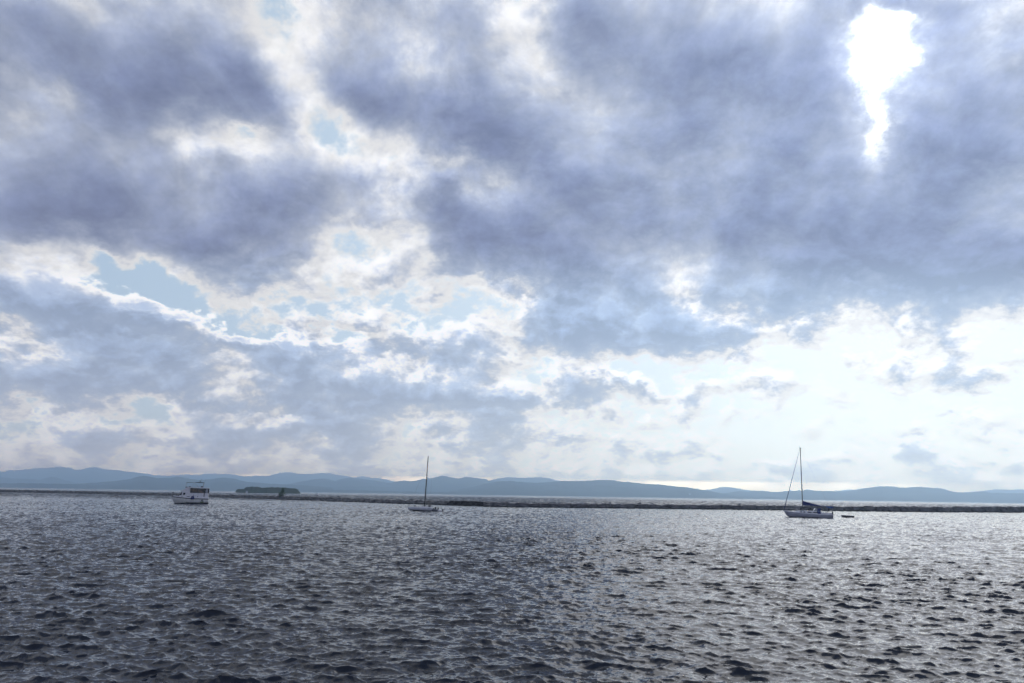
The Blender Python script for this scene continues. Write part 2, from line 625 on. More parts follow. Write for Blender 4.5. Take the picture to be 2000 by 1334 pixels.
def build_water():
    big_t = ocean_tile(149.0, 1024, 3, 1.45, 0.28, 6.0, -97, 8.0, 0.041)
    lake = ocean_tile(311.0, 512, 17, 5.0, 1.6, 20.0, -97, 4.0, 0.22)
    small = ocean_tile(41.0, 1024, 11, 0.75, 0.09, 1.2, -84, 4.0, 0.023)
    NC = 1500
    ys = np.concatenate([np.geomspace(9.0, 299.5, 1250), np.geomspace(300.0, 1150.0, 900), np.geomspace(1155.0, 21000.0, 90)])
    us = np.linspace(-1.05, 1.05, NC)
    X = ys[:, None] * us[None, :]
    Y = np.repeat(ys[:, None], NC, 1)
    P = np.zeros((len(ys), NC, 3), np.float32)
    P[..., 0] = X
    P[..., 1] = Y
    near = ys < 1152
    a1 = np.clip((360 - ys) / 100, 0, 1)[:, None, None]
    a3 = (np.clip((ys - 260) / 120, 0, 1) * np.clip((1150 - ys) / 60, 0, 1))[:, None, None]
    a2 = np.clip((480 - ys) / 260, 0, 1)[:, None, None]
    # gusts: patches of rougher and smoother water
    gust = sample_tile(ocean_tile(600.0, 256, 5, 60.0, 25.0, 400.0, 0, 0.0, 0.07), X[near], Y[near])[..., 2:3]
    d1 = sample_tile(big_t, X[near], Y[near]) * (1 + gust)
    d3 = sample_tile(lake, X[near], Y[near]) * (1 + gust)
    c, s_ = math.cos(0.4), math.sin(0.4)
    d2 = sample_tile(small, X[near] * c - Y[near] * s_, X[near] * s_ + Y[near] * c) * (1 + 1.6 * gust)
    d2x = d2[..., 0] * c + d2[..., 1] * s_
    d2[..., 1] = -d2[..., 0] * s_ + d2[..., 1] * c
    d2[..., 0] = d2x
    chop = np.array([0.95, 0.95, 1.0], np.float32)
    ga = (1 + 0.35 * np.clip((ys - 60) / 120, 0, 1))[:, None, None]
    P[near] += (d1 * (a1 * ga)[near] + d2 * a2[near] + d3 * a3[near]) * chop
    P = P.reshape(-1, 3)
    nr = len(ys)
    idx = np.arange(nr * NC, dtype=np.int32).reshape(nr, NC)
    quads = np.stack([idx[:-1, :-1], idx[:-1, 1:], idx[1:, 1:], idx[1:, :-1]], -1).reshape(-1, 4)
    # calm-sheet continuation to the sides of and behind the fan
    n0 = len(P)
    B = 22500.0
    extra = np.array([[-B, B - 500, 0], [B, B - 500, 0], [-B, -B, 0], [B, -B, 0]], np.float32)
    P[idx[-1], 0] = np.clip(P[idx[-1], 0], -B, B)
    P[idx[-1], 2] = 0
    tl, tr, bl, br = n0, n0 + 1, n0 + 2, n0 + 3
    eq = np.array([[bl, idx[0, 0], idx[-1, 0], tl], [idx[0, -1], br, tr, idx[-1, -1]],
                   [bl, br, idx[0, -1], idx[0, 0]]], np.int32)
    P = np.concatenate([P, extra])
    quads = np.concatenate([quads, eq]).astype(np.int32)
    me = bpy.data.meshes.new('water')
    me.vertices.add(len(P))
    me.vertices.foreach_set('co', P.ravel())
    me.loops.add(quads.size)
    me.loops.foreach_set('vertex_index', quads.ravel())
    me.polygons.add(len(quads))
    me.polygons.foreach_set('loop_start', np.arange(0, quads.size, 4, dtype=np.int32))
    me.polygons.foreach_set('use_smooth', np.ones(len(quads), bool))
    me.update()
    m = bpy.data.materials.new('lake_water')
    m.use_nodes = True
    t = m.node_tree
    V.t = t
    b = t.nodes['Principled BSDF']
    b.inputs['Base Color'].default_value = (0.010, 0.016, 0.028, 1)
    b.inputs['IOR'].default_value = 1.333
    b.inputs['Specular IOR Level'].default_value = 0.5
    geo = t.nodes.new('ShaderNodeNewGeometry')
    pos = geo.outputs['Position']
    sp = t.nodes.new('ShaderNodeSeparateXYZ')
    t.links.new(pos, sp.inputs[0])
    yy = V(sp.outputs[1])
    xx = V(sp.outputs[0])
    # open lake beyond the lee of the shore: smoother, lighter water
    far = smooth(yy + (noise(combine(xx * 0.002, yy * 0.0, 0.0), 1.0, 3.0, 0.6) - 0.5) * 250.0, 1020.0, 1230.0)
    mid = smooth(yy, 60.0, 380.0)
    streak = smooth(noise(combine(xx * 0.012, yy * 0.05, 0.0), 1.0, 4.0, 0.6), 0.3, 0.7)
    amp = (0.33 + mid * 0.05) * (0.75 + 0.5 * streak) * (1.0 - far * 0.45)
    r1 = noise(pos, 6.0, 4.0, 0.65, color=True)
    r1v = vmath('SUBTRACT', r1, (0.5, 0.5, 0.5)).outputs[0]
    r2 = noise(combine(xx * 0.55, yy * 0.8, 0.0), 1.0, 5.0, 0.7, color=True)
    r2v = vmath('SCALE', vmath('SUBTRACT', r2, (0.5, 0.5, 0.5)).outputs[0], mid * 1.0).outputs[0]
    sl = vmath('MULTIPLY', vmath('ADD', r1v, r2v).outputs[0], (0.8, 1.0, 0.0)).outputs[0]
    sl = vmath('SCALE', sl, amp).outputs[0]
    nn = vmath('NORMALIZE', vmath('ADD', geo.outputs['Normal'], sl).outputs[0], (0, 0, 0)).outputs[0]
    t.links.new(nn, b.inputs['Normal'])
    rg = 0.06 + mid * 0.06 + far * 0.12
    t.links.new(rg.s, b.inputs['Roughness'])
    V.t = nt
    o = link_mesh('water', me, m, None, False)
    prop(o, kind='structure')
    return o


FAR_CALM = 0.62
build_water()


# ================================================================== hills
def fnoise(x, seed, octs=5, base=1.0, rough=0.5):
    g = np.random.default_rng(seed)
    out = np.zeros_like(x, dtype=float)
    a = 1.0
    f = base
    for _ in range(octs):
        tab = g.standard_normal(4096)
        xi = x * f
        i = np.floor(xi).astype(int)
        t = xi - i
        t = t * t * (3 - 2 * t)
        out += a * (tab[i % 4096] * (1 - t) + tab[(i + 1) % 4096] * t)
        a *= rough
        f *= 2.03
    return out


def fnoise2(x, y, seed, octs=4, base=1.0, rough=0.5):
    g = np.random.default_rng(seed)
    out = np.zeros_like(x, dtype=float)
    a = 1.0
    f = base
    for _ in range(octs):
        tab = g.standard_normal((256, 256))
        xi, yi = x * f, y * f
        i, j = np.floor(xi).astype(int), np.floor(yi).astype(int)
        u, v = xi - i, yi - j
        u = u * u * (3 - 2 * u)
        v = v * v * (3 - 2 * v)
        i0, i1, j0, j1 = i % 256, (i + 1) % 256, j % 256, (j + 1) % 256
        out += a * ((tab[j0, i0] * (1 - u) + tab[j0, i1] * u) * (1 - v) + (tab[j1, i0] * (1 - u) + tab[j1, i1] * u) * v)
        a *= rough
        f *= 2.03
    return out


forest = material('forest_slope', (0.018, 0.03, 0.026), 1.0, color2=(0.04, 0.06, 0.045), vscale=0.004, spec=0.1)


def hill_range(pts, dist, seed, depth=0.28, rough=1.0, name='hills', mat=None, step=2.0, extend=True, bump=0.0):
    """a real ridge whose crest stands on the skyline points; slopes fall to the lake in front and behind"""
    px = np.array([p[0] for p in pts], float)
    py = np.array([p[1] for p in pts], float)
    xs = np.arange(px[0], px[-1] + step, step)
    yv = np.interp(xs, px, py)
    ker = np.exp(-np.linspace(-2, 2, 9) ** 2)
    pad = np.pad(yv, 4, mode='edge')
    yv = np.convolve(pad, ker / ker.sum(), mode='valid')
    yv = yv + fnoise(xs, seed, 4, 0.11, 0.6) * 0.28 * rough
    if bump:
        yv = yv - np.abs(fnoise(xs, seed + 5, 3, 0.5, 0.6)) * bump
    nt_ = 26
    ts = np.concatenate([np.linspace(0, 1, nt_), np.linspace(1.1, 1.6, 6)])
    verts = np.zeros((len(ts), len(xs), 3))
    for c_, (a, b) in enumerate(zip(xs, yv)):
        d = ray(a, b)
        hor = math.hypot(d.x, d.y)
        D = dist / max(0.2, d.y / hor)          # the shore runs across the view
        az = (d.x / hor, d.y / hor)
        Hh = max(CAM_H + D * d.z / hor, 1.0)
        for r_, t in enumerate(ts):
            if t <= 1:
                dd = D * (1 - depth * (1 - t))
                fr = t ** 0.85 * (0.75 + 0.25 * t)
            else:
                dd = D * (1 + depth * (t - 1))
                fr = max(0.0, 1 - ((t - 1) / 0.6) ** 1.3)
            verts[r_, c_] = (az[0] * dd, az[1] * dd, Hh * fr)
    nz = fnoise2(verts[..., 0] / dist * 22, verts[..., 1] / dist * 22, seed + 9, 5, 1.0, 0.55)
    tt = ts[:, None]
    wgt = np.where(tt <= 1, np.sin(np.pi * np.clip(tt, 0, 1)), 0)
    verts[..., 2] *= 1 + 0.13 * nz * wgt
    verts[0, :, 2] = -3
    verts[-1, :, 2] = -3
    nr, nc = len(ts), len(xs)
    idx = np.arange(nr * nc).reshape(nr, nc)
    q = np.stack([idx[:-1, :-1], idx[:-1, 1:], idx[1:, 1:], idx[1:, :-1]], -1).reshape(-1, 4)
    me = bpy.data.meshes.new(name)
    me.from_pydata([tuple(v) for v in verts.reshape(-1, 3)], [], [tuple(int(k) for k in f) for f in q])
    o = link_mesh(name, me, mat or forest)
    prop(o, kind='structure')
    return o


def crop(pts, x0, y0=890.0, s=4.0):
    return [(x0 + a / s, y0 + b / s) for a, b in pts]


# most distant mountains
A = crop([(-260, 150), (-120, 135), (0, 125), (60, 122), (100, 112), (180, 110), (300, 98), (400, 92), (500, 88), (560, 95), (610, 112), (650, 108),
          (700, 88), (760, 88), (830, 110), (930, 112), (1000, 125), (1060, 130), (1140, 140), (1230, 152), (1320, 156),
          (1400, 150), (1480, 145), (1550, 152), (1620, 138), (1700, 142), (1800, 142), (1900, 158), (1960, 160)], 0)
A += crop([(0, 155), (60, 160), (120, 150), (200, 135), (250, 128), (310, 137), (400, 145), (470, 140), (520, 133),
           (570, 140), (600, 143), (680, 155), (740, 165), (780, 170), (820, 158), (880, 170), (960, 175), (1030, 185),
           (1080, 200), (1150, 230), (1250, 280)], 500)
hill_range(A, 18000, 21, 0.22)
E = crop([(1700, 215), (1770, 190), (1830, 192), (1880, 178), (1940, 168), (2000, 167)], 500)
E += crop([(60, 170), (110, 175), (150, 168), (220, 167), (280, 175), (330, 190), (420, 205), (520, 225), (640, 250)], 1000)
hill_range(E, 14000, 22, 0.22)
E2 = crop([(1380, 290), (1450, 275), (1520, 266), (1580, 260), (1620, 248), (1670, 240), (1720, 248), (1770, 258), (1850, 268), (1900, 276), (1980, 290)], 1000)
hill_range(E2, 14500, 23, 0.2)
E3 = crop([(380, 300), (500, 280), (600, 268), (700, 262), (800, 268), (900, 300)], 1500)
hill_range(E3, 16500, 24, 0.2)
E4 = crop([(1560, 300), (1640, 280), (1720, 268), (1780, 262), (1880, 265), (2000, 266), (2200, 275), (2400, 285)], 1500)
hill_range(E4, 16000, 25, 0.2)
# middle mountains
C2 = crop([(-260, 175), (-100, 165), (0, 168), (100, 178), (250, 180), (320, 190), (350, 175), (400, 162), (450, 172), (520, 195), (600, 214), (700, 225)], 0)
hill_range(C2, 11500, 31, 0.25)
Bm = crop([(1640, 250), (1720, 235), (1800, 225), (1900, 222)], 0)
Bm += crop([(20, 230), (80, 228), (200, 230), (280, 218), (330, 205), (400, 197), (460, 183), (520, 178), (560, 182), (620, 200),
            (660, 180), (740, 173), (820, 180), (900, 190), (980, 203), (1040, 214), (1080, 205), (1150, 192), (1200, 198),
            (1260, 195), (1310, 177), (1380, 175), (1440, 155), (1500, 165), (1580, 180), (1640, 165), (1700, 172),
            (1770, 180), (1830, 195), (1900, 210), (2000, 240)], 500)
hill_range(Bm, 10000, 32, 0.25)
# near hills along the far shore
D1 = crop([(300, 225), (480, 222), (600, 219), (700, 213), (800, 205), (900, 198), (1000, 185), (1050, 170), (1110, 157), (1160, 160), (1200, 170), (1240, 175),
           (1270, 170), (1320, 175), (1380, 165), (1430, 170), (1500, 182), (1560, 190), (1640, 185), (1700, 175), (1750, 168),
           (1820, 178), (1880, 195), (1960, 208), (2050, 215), (2200, 222), (2400, 232), (2600, 250)], 0)
hill_range(D1, 7600, 41, 0.25)
L1 = [(-60, 944), (0, 943.8), (60, 944), (120, 944.6), (180, 946.5), (240, 949), (330, 950.5), (480, 953.5)]
hill_range(L1, 6500, 42, 0.15)
L2 = [(560, 958), (590, 957), (640, 956.2), (700, 957.5), (760, 959.5), (840, 961), (920, 962), (1000, 963.5), (1100, 966)]
hill_range(L2, 6600, 43, 0.15)
Fh = crop([(1500, 285), (1600, 262), (1700, 242), (1800, 217), (1900, 202), (1990, 196)], 500)
Fh += crop([(0, 197), (60, 203), (130, 210), (200, 212), (300, 205), (350, 198), (400, 195), (480, 198), (560, 197), (640, 190),
            (700, 186), (760, 190), (850, 200), (950, 208), (1040, 217), (1120, 222), (1200, 228), (1260, 238), (1340, 242),
            (1400, 252), (1460, 262), (1520, 272), (1600, 287), (1700, 300), (1800, 315)], 1000)
F_OB = hill_range(Fh, 7400, 44, 0.25)
Gh = crop([(1500, 315), (1560, 298), (1650, 294), (1710, 285), (1760, 277), (1850, 278), (1920, 272), (1990, 276)], 1000)
Gh += crop([(10, 282), (50, 285), (110, 278), (180, 278), (240, 270), (300, 267), (380, 272), (470, 275), (560, 280), (640, 272),
            (700, 268), (740, 258), (800, 248), (870, 240), (940, 240), (1000, 240), (1050, 253), (1100, 250), (1160, 240),
            (1210, 242), (1270, 253), (1320, 250), (1360, 255), (1420, 275), (1480, 285), (1540, 287), (1640, 280),
            (1700, 283), (1740, 290), (1850, 292), (2000, 293), (2150, 290), (2400, 300)], 1500)
hill_range(Gh, 8400, 45, 0.25)

# ------------------------------------------------------------------ island
isl = [(430 + a / 10, 910 + b / 10 + 1.4) for a, b in
       [(300, 492), (312, 470), (330, 456), (360, 442), (470, 435), (500, 410), (560, 398), (640, 395), (700, 402), (760, 400), (810, 418),
        (850, 415), (920, 410), (970, 415), (1020, 410), (1100, 410), (1200, 415), (1300, 420), (1400, 428), (1480, 431),
        (1510, 445), (1540, 480), (1562, 512), (1572, 524)]]
hill_range(isl, 1400, 51, 0.03, rough=0.6, name='island', step=0.35, bump=0.6,
           mat=material('island_forest', (0.010, 0.019, 0.009), 1.0, color2=(0.028, 0.045, 0.02), vscale=0.12, spec=0.1))

# ------------------------------------------------------------------ air
hz_m = MB()
hz_m.box(-23000, 23000, -23000, 22400, -6.5, HAZE_TOP)
haze = hz_m.build('haze', None)
hm = bpy.data.materials.new('lake_air')
hm.use_nodes = True
hm.node_tree.nodes.clear()
pv = hm.node_tree.nodes.new('ShaderNodeVolumePrincipled')
pv.inputs['Color'].default_value = (0.61, 0.81, 1.0, 1)
pv.inputs['Density'].default_value = HAZE_D
pv.inputs['Anisotropy'].default_value = 0.75
ho = hm.node_tree.nodes.new('ShaderNodeOutputMaterial')
hm.node_tree.links.new(pv.outputs[0], ho.inputs['Volume'])
haze.data.materials.append(hm)
prop(haze, kind='stuff')

# ================================================================== materials of the small things
white_hull = material('white_gelcoat', (0.82, 0.82, 0.84), 0.35, var=0.10, vscale=1.5, coat=0.3)
cream_hull = material('aged_gelcoat', (0.68, 0.69, 0.66), 0.4, var=0.14, vscale=2.5)
grey_hull = material('grey_topsides', (0.42, 0.43, 0.50), 0.35, var=0.08, vscale=1.2, coat=0.2)
dull_white = material('dull_white_hull', (0.60, 0.61, 0.65), 0.45, var=0.1, vscale=1.5)
boot = material('dark_antifouling', (0.006, 0.006, 0.010), 0.7, spec=0.2)
black = material('black_rubber', (0.012, 0.012, 0.015), 0.55)
navy = material('navy_canvas', (0.02, 0.032, 0.16), 0.85, var=0.25, vscale=3)
blue_canvas = material('blue_canvas', (0.03, 0.09, 0.28), 0.85, var=0.2, vscale=3)
teal_dark = material('dark_bimini_canvas', (0.008, 0.022, 0.032), 0.85)
glass = material('tinted_window', (0.015, 0.017, 0.02), 0.08, spec=0.8)
brown_in = material('shaded_interior', (0.018, 0.015, 0.016), 0.7, var=0.4, vscale=2)
alu = material('mast_aluminium', (0.10, 0.09, 0.10), 0.45, metal=0.3)
dark_spar = material('dark_spar', (0.018, 0.017, 0.02), 0.5)
steel = material('stainless_rail', (0.35, 0.35, 0.37), 0.3, metal=0.9)
rope = material('dark_rigging', (0.05, 0.05, 0.06), 0.7)
clear_pl = material('clear_vinyl', (0.45, 0.47, 0.5), 0.15)
grey_rub = material('grey_inflatable', (0.17, 0.17, 0.19), 0.7, var=0.15)
stain = material('green_stain', (0.16, 0.19, 0.10), 0.7, var=0.3, vscale=4)
stone = material('limestone_blocks', (0.07, 0.07, 0.08), 0.95, color2=(0.24, 0.235, 0.24), vscale=0.35, bump=0.5)
pale_stone = material('pale_rubble', (0.09, 0.09, 0.095), 0.95, color2=(0.25, 0.245, 0.235), vscale=0.5, bump=0.5)
dark_stone = material('weedy_dark_stone', (0.010, 0.009, 0.012), 0.95, color2=(0.035, 0.03, 0.032), vscale=0.5, bump=0.5)
dark_core = material('dark_core_stone', (0.008, 0.008, 0.010), 0.7)  # near-black core, so the gaps between blocks and the base line look dark
leaf = material('leaf_green', (0.010, 0.045, 0.014), 0.9, color2=(0.03, 0.12, 0.03), vscale=1.3)
bark = material('bark', (0.03, 0.024, 0.02), 0.9)
house_w = material('white_boards', (0.75, 0.76, 0.80), 0.7)
roof_m = material('grey_roof', (0.25, 0.26, 0.3), 0.7)

# ================================================================== breakwater
BW = [(-330, 955.6, 4.6), (-160, 958.6, 4.6), (0, 962, 4.8), (167, 965, 4.8), (250, 967.3, 5), (335, 969.5, 5.2), (410, 972, 5.6), (500, 974.8, 6.3), (560, 976.8, 7.4),
      (630, 979, 7.6), (700, 981.2, 7), (760, 983.3, 6.8), (830, 985.4, 7), (880, 987.2, 9), (940, 989.2, 9), (1000, 990.7, 8.2),
      (1250, 993.2, 8.2), (1500, 996.2, 8.2), (1750, 999.5, 8.8), (2000, 1001.3, 8.9), (2200, 1003, 9), (2400, 1004.5, 9)]


def bw_at(px):
    xs = [b[0] for b in BW]
    y = float(np.interp(px, xs, [b[1] for b in BW]))
    h = float(np.interp(px, xs, [b[2] for b in BW]))
    p = on_water(px, y)
    return p, h * (p - Vector((0, 0, CAM_H))).length / F_PX * 0.93


def rock(bm, c, l, w, h, yaw, jit, rr):
    """one quarried stone: a box with knocked-off, uneven corners"""
    ret = bmesh.ops.create_cube(bm, size=1.0)
    vs = ret['verts']
    es = list({e for v in vs for e in v.link_edges})
    out_ = bmesh.ops.bevel(bm, geom=es, offset=0.13, segments=1, affect='EDGES')
    vs = list({v for f in out_['faces'] for v in f.verts})
    cy_, sy_ = math.cos(yaw), math.sin(yaw)
    tilt = rr.uniform(-0.12, 0.12) * jit * 3
    for v in vs:
        x = v.co.x * l + rr.uniform(-1, 1) * jit * 0.35
        y = v.co.y * w + rr.uniform(-1, 1) * jit * 0.3
        z = v.co.z * h + rr.uniform(-1, 1) * jit * 0.22 + x * tilt
        v.co = Vector((c[0] + x * cy_ - y * sy_, c[1] + x * sy_ + y * cy_, c[2] + z))


bw = empty('breakwater', bw_at(1000)[0])
prop(bw, 'long low breakwater of piled grey stone blocks crossing the lake behind the boats', 'breakwater')
rr = random.Random(5)
bms = {'laid_blocks': bmesh.new(), 'rubble': bmesh.new(), 'dark_blocks': bmesh.new(), 'core': bmesh.new()}
org = bw.location
px = -325.0
core_pts = []
while px < 2395:
    p, H = bw_at(px)
    p2, _ = bw_at(px + 1)
    tdir = (p2 - p).normalized()
    mpp = (p2 - p).length
    nrm = Vector((-tdir.y, tdir.x, 0))
    if nrm.y < 0: nrm = -nrm
    yaw = math.atan2(tdir.y, tdir.x)
    laid = px > 960
    dark = 872 < px < 944
    kind = 'laid_blocks' if laid else ('dark_blocks' if dark else 'rubble')
    if laid:
        l = rr.uniform(1.6, 4.2)
        jit = 0.42
    else:
        l = rr.uniform(1.2, 2.8)
        jit = 0.62
    base = p - org
    rows = [(0.0, 0.0, 0.56), (0.7, 0.44, 0.52)] if not laid else [(0.0, -0.05, 0.52), (0.35, 0.42, 0.56)]
    for k, (back, z0, zh) in enumerate(rows):
        if (not laid) and k == 1 and rr.random() < 0.12:
            continue
        hh = H * zh * rr.uniform(0.8, 1.2)
        off_ = rr.uniform(-0.4, 0.4)
        c = base + tdir * off_ + nrm * (back + 0.8) + Vector((0, 0, H * z0 + hh / 2))
        rock(bms[kind], c, l * rr.uniform(.92, 1.02), 1.9, hh, yaw + rr.uniform(-1, 1) * jit * 0.25, jit, rr)
    for k in range(1, 3):       # crest and far side
        hh = H * rr.uniform(0.72, 1.06)
        c = base + nrm * (1.2 + k * 1.6) + Vector((0, 0, hh / 2))
        rock(bms[kind], c, l * 1.1, 1.9, hh, yaw + rr.uniform(-.2, .2), jit, rr)
    core_pts.append((base, nrm, H))
    px += max(l / mpp, 1.0) * (0.98 if laid else 0.86)
cb = bms['core']
prev = None
for base, nrm, H in core_pts:
    sec = [cb.verts.new(base + nrm * a + Vector((0, 0, b))) for a, b in ((-0.35, -1.5), (-0.22, 0.30), (0.9, H * 0.62), (4.2, H * 0.62), (5.6, -1.5))]
    if prev:
        for k in range(4):
            cb.faces.new((prev[k], sec[k], sec[k + 1], prev[k + 1]))
    prev = sec
for nme, mt in (('laid_blocks', stone), ('rubble', pale_stone), ('dark_blocks', dark_stone), ('core', dark_core)):
    me = bpy.data.meshes.new(nme)
    bmesh.ops.recalc_face_normals(bms[nme], faces=bms[nme].faces)
    bms[nme].to_mesh(me)
    bms[nme].free()
    link_mesh(nme, me, mt, bw, False)

# ================================================================== tree on the breakwater
tp, tH = bw_at(547)
tree = empty('tree', tp + Vector((0.2, 1.2, tH * 0.55)))
prop(tree, 'small green leafy tree growing alone out of the stone breakwater', 'tree')
tb = MB()
limbs = [((0, 0, -.6), (.1, 0, .9), (.25, .1, 2.2), (.45, 0, 3.9), .15), ((.1, 0, .8), (-.5, .2, 1.7), (-1.2, .2, 2.4), (-1.5, .1, 2.9), .08),
         ((.15, 0, 1.2), (.8, -.1, 1.7), (1.4, .1, 2.2), (1.7, 0, 2.5), .07), ((.1, 0, .4), (-.7, -.2, .8), (-1.2, -.2, 1.2), (-1.5, 0, 1.4), .06)]
for a, b, c, d, r_ in limbs:
    tb.tube([a, b, c, d], r_, 7, r_ * 0.3)
tb.build('trunk', bark, tree)
lb = bmesh.new()
lr = random.Random(12)
clumps = [((.42, 0, 4.15), .75), ((.15, .1, 3.5), .8), ((.75, 0, 3.3), .65), ((.3, -.2, 4.8), .42), ((.25, 0, 2.7), .85), ((-.7, .1, 2.3), .7),
          ((-1.35, .1, 2.0), .48), ((1.25, 0, 2.15), .5), ((1.75, 0, 2.3), .28), ((-.2, -.2, 1.6), .9), ((-1.0, 0, 1.2), .65), ((.6, .1, 1.3), .75),
          ((0, 0, .7), .8), ((-.8, 0, .4), .5), ((.6, 0, .5), .5), ((-1.7, 0, 2.55), .25)]
for c, r_ in clumps:
    for _ in range(int(230 * r_ * r_) + 30):
        d = Vector((lr.gauss(0, 1), lr.gauss(0, 1), lr.gauss(0, 1))).normalized() * r_ * (lr.random() ** 0.4)
        q_ = Vector(c) + d
        u = Vector((lr.uniform(-1, 1), lr.uniform(-1, 1), lr.uniform(-1, 1))).normalized()
        w = u.cross(Vector((lr.uniform(-1, 1), lr.uniform(-1, 1), lr.uniform(-1, 1)))).normalized()
        s1, s2 = lr.uniform(.07, .15), lr.uniform(.05, .09)
        vs = [lb.verts.new(q_ + u * s1), lb.verts.new(q_ + w * s2), lb.verts.new(q_ - u * s1), lb.verts.new(q_ - w * s2)]
        lb.faces.new(vs)
me = bpy.data.meshes.new('crown')
lb.to_mesh(me)
lb.free()
link_mesh('crown', me, leaf, tree, False)


# ================================================================== boats
def boat_frame(name, px, py, tilt=0.0, turn=0.0):
    """an Empty on the water, local x to the right across the view, y away from the camera"""
    p = on_water(px, py)
    az = math.atan2(p.x, p.y)
    return empty(name, p, -az + turn, tilt)


def hull_sections(stations, nseg=9):
    """stations: x, half beam at deck, half beam at waterline, deck z, keel z"""
    secs = []
    for (x, bd, bw_, zd, zk) in stations:
        ring = []
        prof = [(0.0, zk), (0.55, zk * 0.75), (0.9, zk * 0.3 + 0.0), (1.0, 0.12 * zd), (1.0, 0.5 * zd), (1.0, zd)]
        right = []
        if zk >= 0:
            prof = [(0.0, zk), (0.3, zk + (zd - zk) * .1), (0.6, zk + (zd - zk) * .3), (0.8, zk + (zd - zk) * .5), (0.95, zk + (zd - zk) * .8), (1.0, zd)]
        for i, (f, z) in enumerate(prof):
            t = max(0.0, min(1.0, (z / zd) if zd else 0))
            wdt = (bd * f if zk >= 0 else (bw_ * f if z <= 0 else bw_ + (bd - bw_) * (t ** 0.8)))
            right.append((wdt, z))
        pts = [(x, -w_, z) for w_, z in right[::-1]] + [(x, w_, z) for w_, z in right[1:]]
        secs.append(pts)
    return secs


# ------------------------------------------------------------------ motor yacht at left
K = 0.00656


def mx(X): return (X - 900) * K


def mz(Y): return (1185 - Y) * K


my = boat_frame('motor_yacht', 372.2, 983.9, 0.0, -0.06)
my.location.z += 0.12
prop(my, 'white flybridge motor yacht moored at left with a dark canvas bimini over its upper deck', 'motor yacht')
st = [(-5.36, .04, .02, 2.03, 1.2), (-5.0, .45, .08, 2.0, .55), (-4.55, .85, .25, 1.95, -.05), (-3.9, 1.25, .65, 1.88, -.35), (-2.8, 1.6, 1.2, 1.76, -.5),
      (-1.2, 1.8, 1.6, 1.6, -.55), (1.0, 1.85, 1.72, 1.5, -.55), (3.4, 1.82, 1.7, 1.46, -.5), (5.1, 1.75, 1.62, 1.42, -.42)]


def loft_between(stn, f0, f1, out_=0.0, n=1):
    """skin of the topsides between two fractions of the deck height, as closed rings"""
    secs = []
    for (x, bd, bw_, zd, zk) in stn:
        def wz(f):
            z = zd * f
            return bw_ + (bd - bw_) * (max(f, 0) ** 0.8) + out_, z
        w0, z0 = wz(f0)
        w1, z1 = wz(f1)
        secs.append([(x, -w0, z0), (x, w0, z0), (x, w1, z1), (x, -w1, z1)])
    return secs


MB().loft(hull_sections(st)).build('hull', cream_hull, my, True)
m = MB()
m.loft([[(x - .03 if i == 0 else x, -(bw_ + .03), -0.3), (x, (bw_ + .03), -0.3), (x, bw_ + .06, 0.32), (x, -(bw_ + .06), 0.32)] for i, (x, bd, bw_, zd, zk) in enumerate(st[2:])])
m.build('waterline_band', boot, my)
m = MB()
m.loft([[(x, -(bd + .05), zd - .14), (x, (bd + .05), zd - .14), (x, bd + .05, zd + .08), (x, -(bd + .05), zd + .08)] for (x, bd, bw_, zd, zk) in st])
m.build('rubbing_strake', black, my)
m = MB()
m.loft([[(x, -(bd - .01), zd + .07), (x, (bd - .01), zd + .07), (x + .02, bd * .96, zd + .34 + (.12 if x > 3 else 0)), (x + .02, -bd * .96, zd + .34 + (.12 if x > 3 else 0))] for (x, bd, bw_, zd, zk) in st])
m.build('bulwark', white_hull, my)
m = MB()
m.prism([(-3.6, 1.9), (4.9, 1.85), (4.9, 3.28), (-.46, 3.28), (-.5, 4.02), (-2.85, 4.0), (-3.0, 3.5)][::1], -1.42, 1.42, 0.05)
cab = m.build('cabin', white_hull, my)
m = MB()
m.prism([(-3.45, 2.5), (-2.78, 2.5), (-2.70, 3.42), (-2.85, 3.5)], -1.44, 1.44)
m.build('windscreen', glass, cab)
for (a, b, c, d) in ((-2.42, -1.80, 2.62, 3.24),):
    MB().box(a, b, -1.445, -1.40, c, d, 0.01, 0.12).build('cabin_window', glass, cab)
m = MB()
m.prism([(-.46, 3.26), (4.98, 3.20), (4.98, 4.62), (-.46, 4.72)], -1.38, 1.38)
enc = m.build('saloon', brown_in, my)
for (a, b) in ((-.30, .30), (.42, 1.9), (2.02, 3.5)):
    MB().box(a, b, -1.405, -1.383, 3.42, 4.55, 0.006).build('saloon_window', glass, enc)
m = MB()
for a in (-.46, .33, 1.93, 3.58, 4.92):
    m.box(a, a + .07, -1.42, -1.36, 3.25, 4.68)
m.each('window_post', black, enc)
MB().box(4.02, 4.70, -1.415, -1.385, 3.30, 4.46, .01).build('pale_curtain', clear_pl, enc)
m = MB()
m.loft([[(x, -w_, z), (x, w_, z), (x, w_ - .05, z + .2), (x, -w_ + .05, z + .2)] for x, w_, z in ((-.75, 1.35, 4.80), (.6, 1.55, 4.80), (3.2, 1.6, 4.74), (5.05, 1.5, 4.60))])
m.build('hardtop', white_hull, my)
m = MB()
m.prism([(-3.0, 3.98), (-1.0, 3.98), (-.2, 4.72), (-.2, 4.95), (-1.15, 4.98), (-1.75, 4.80), (-2.2, 4.2), (-2.95, 4.12)], -1.3, 1.3, .04)
fb = m.build('flybridge', white_hull, my)
m = MB()
m.prism([(-1.95, 4.78), (-1.15, 4.62), (-.85, 4.70), (-1.75, 5.12)], -1.2, 1.2)
m.build('flybridge_windscreen', teal_dark, fb)
m = MB()
m.tube([(-2.8, -.5, 4.08), (-2.4, -.5, 4.16), (-1.9, -.5, 4.12)], .07)
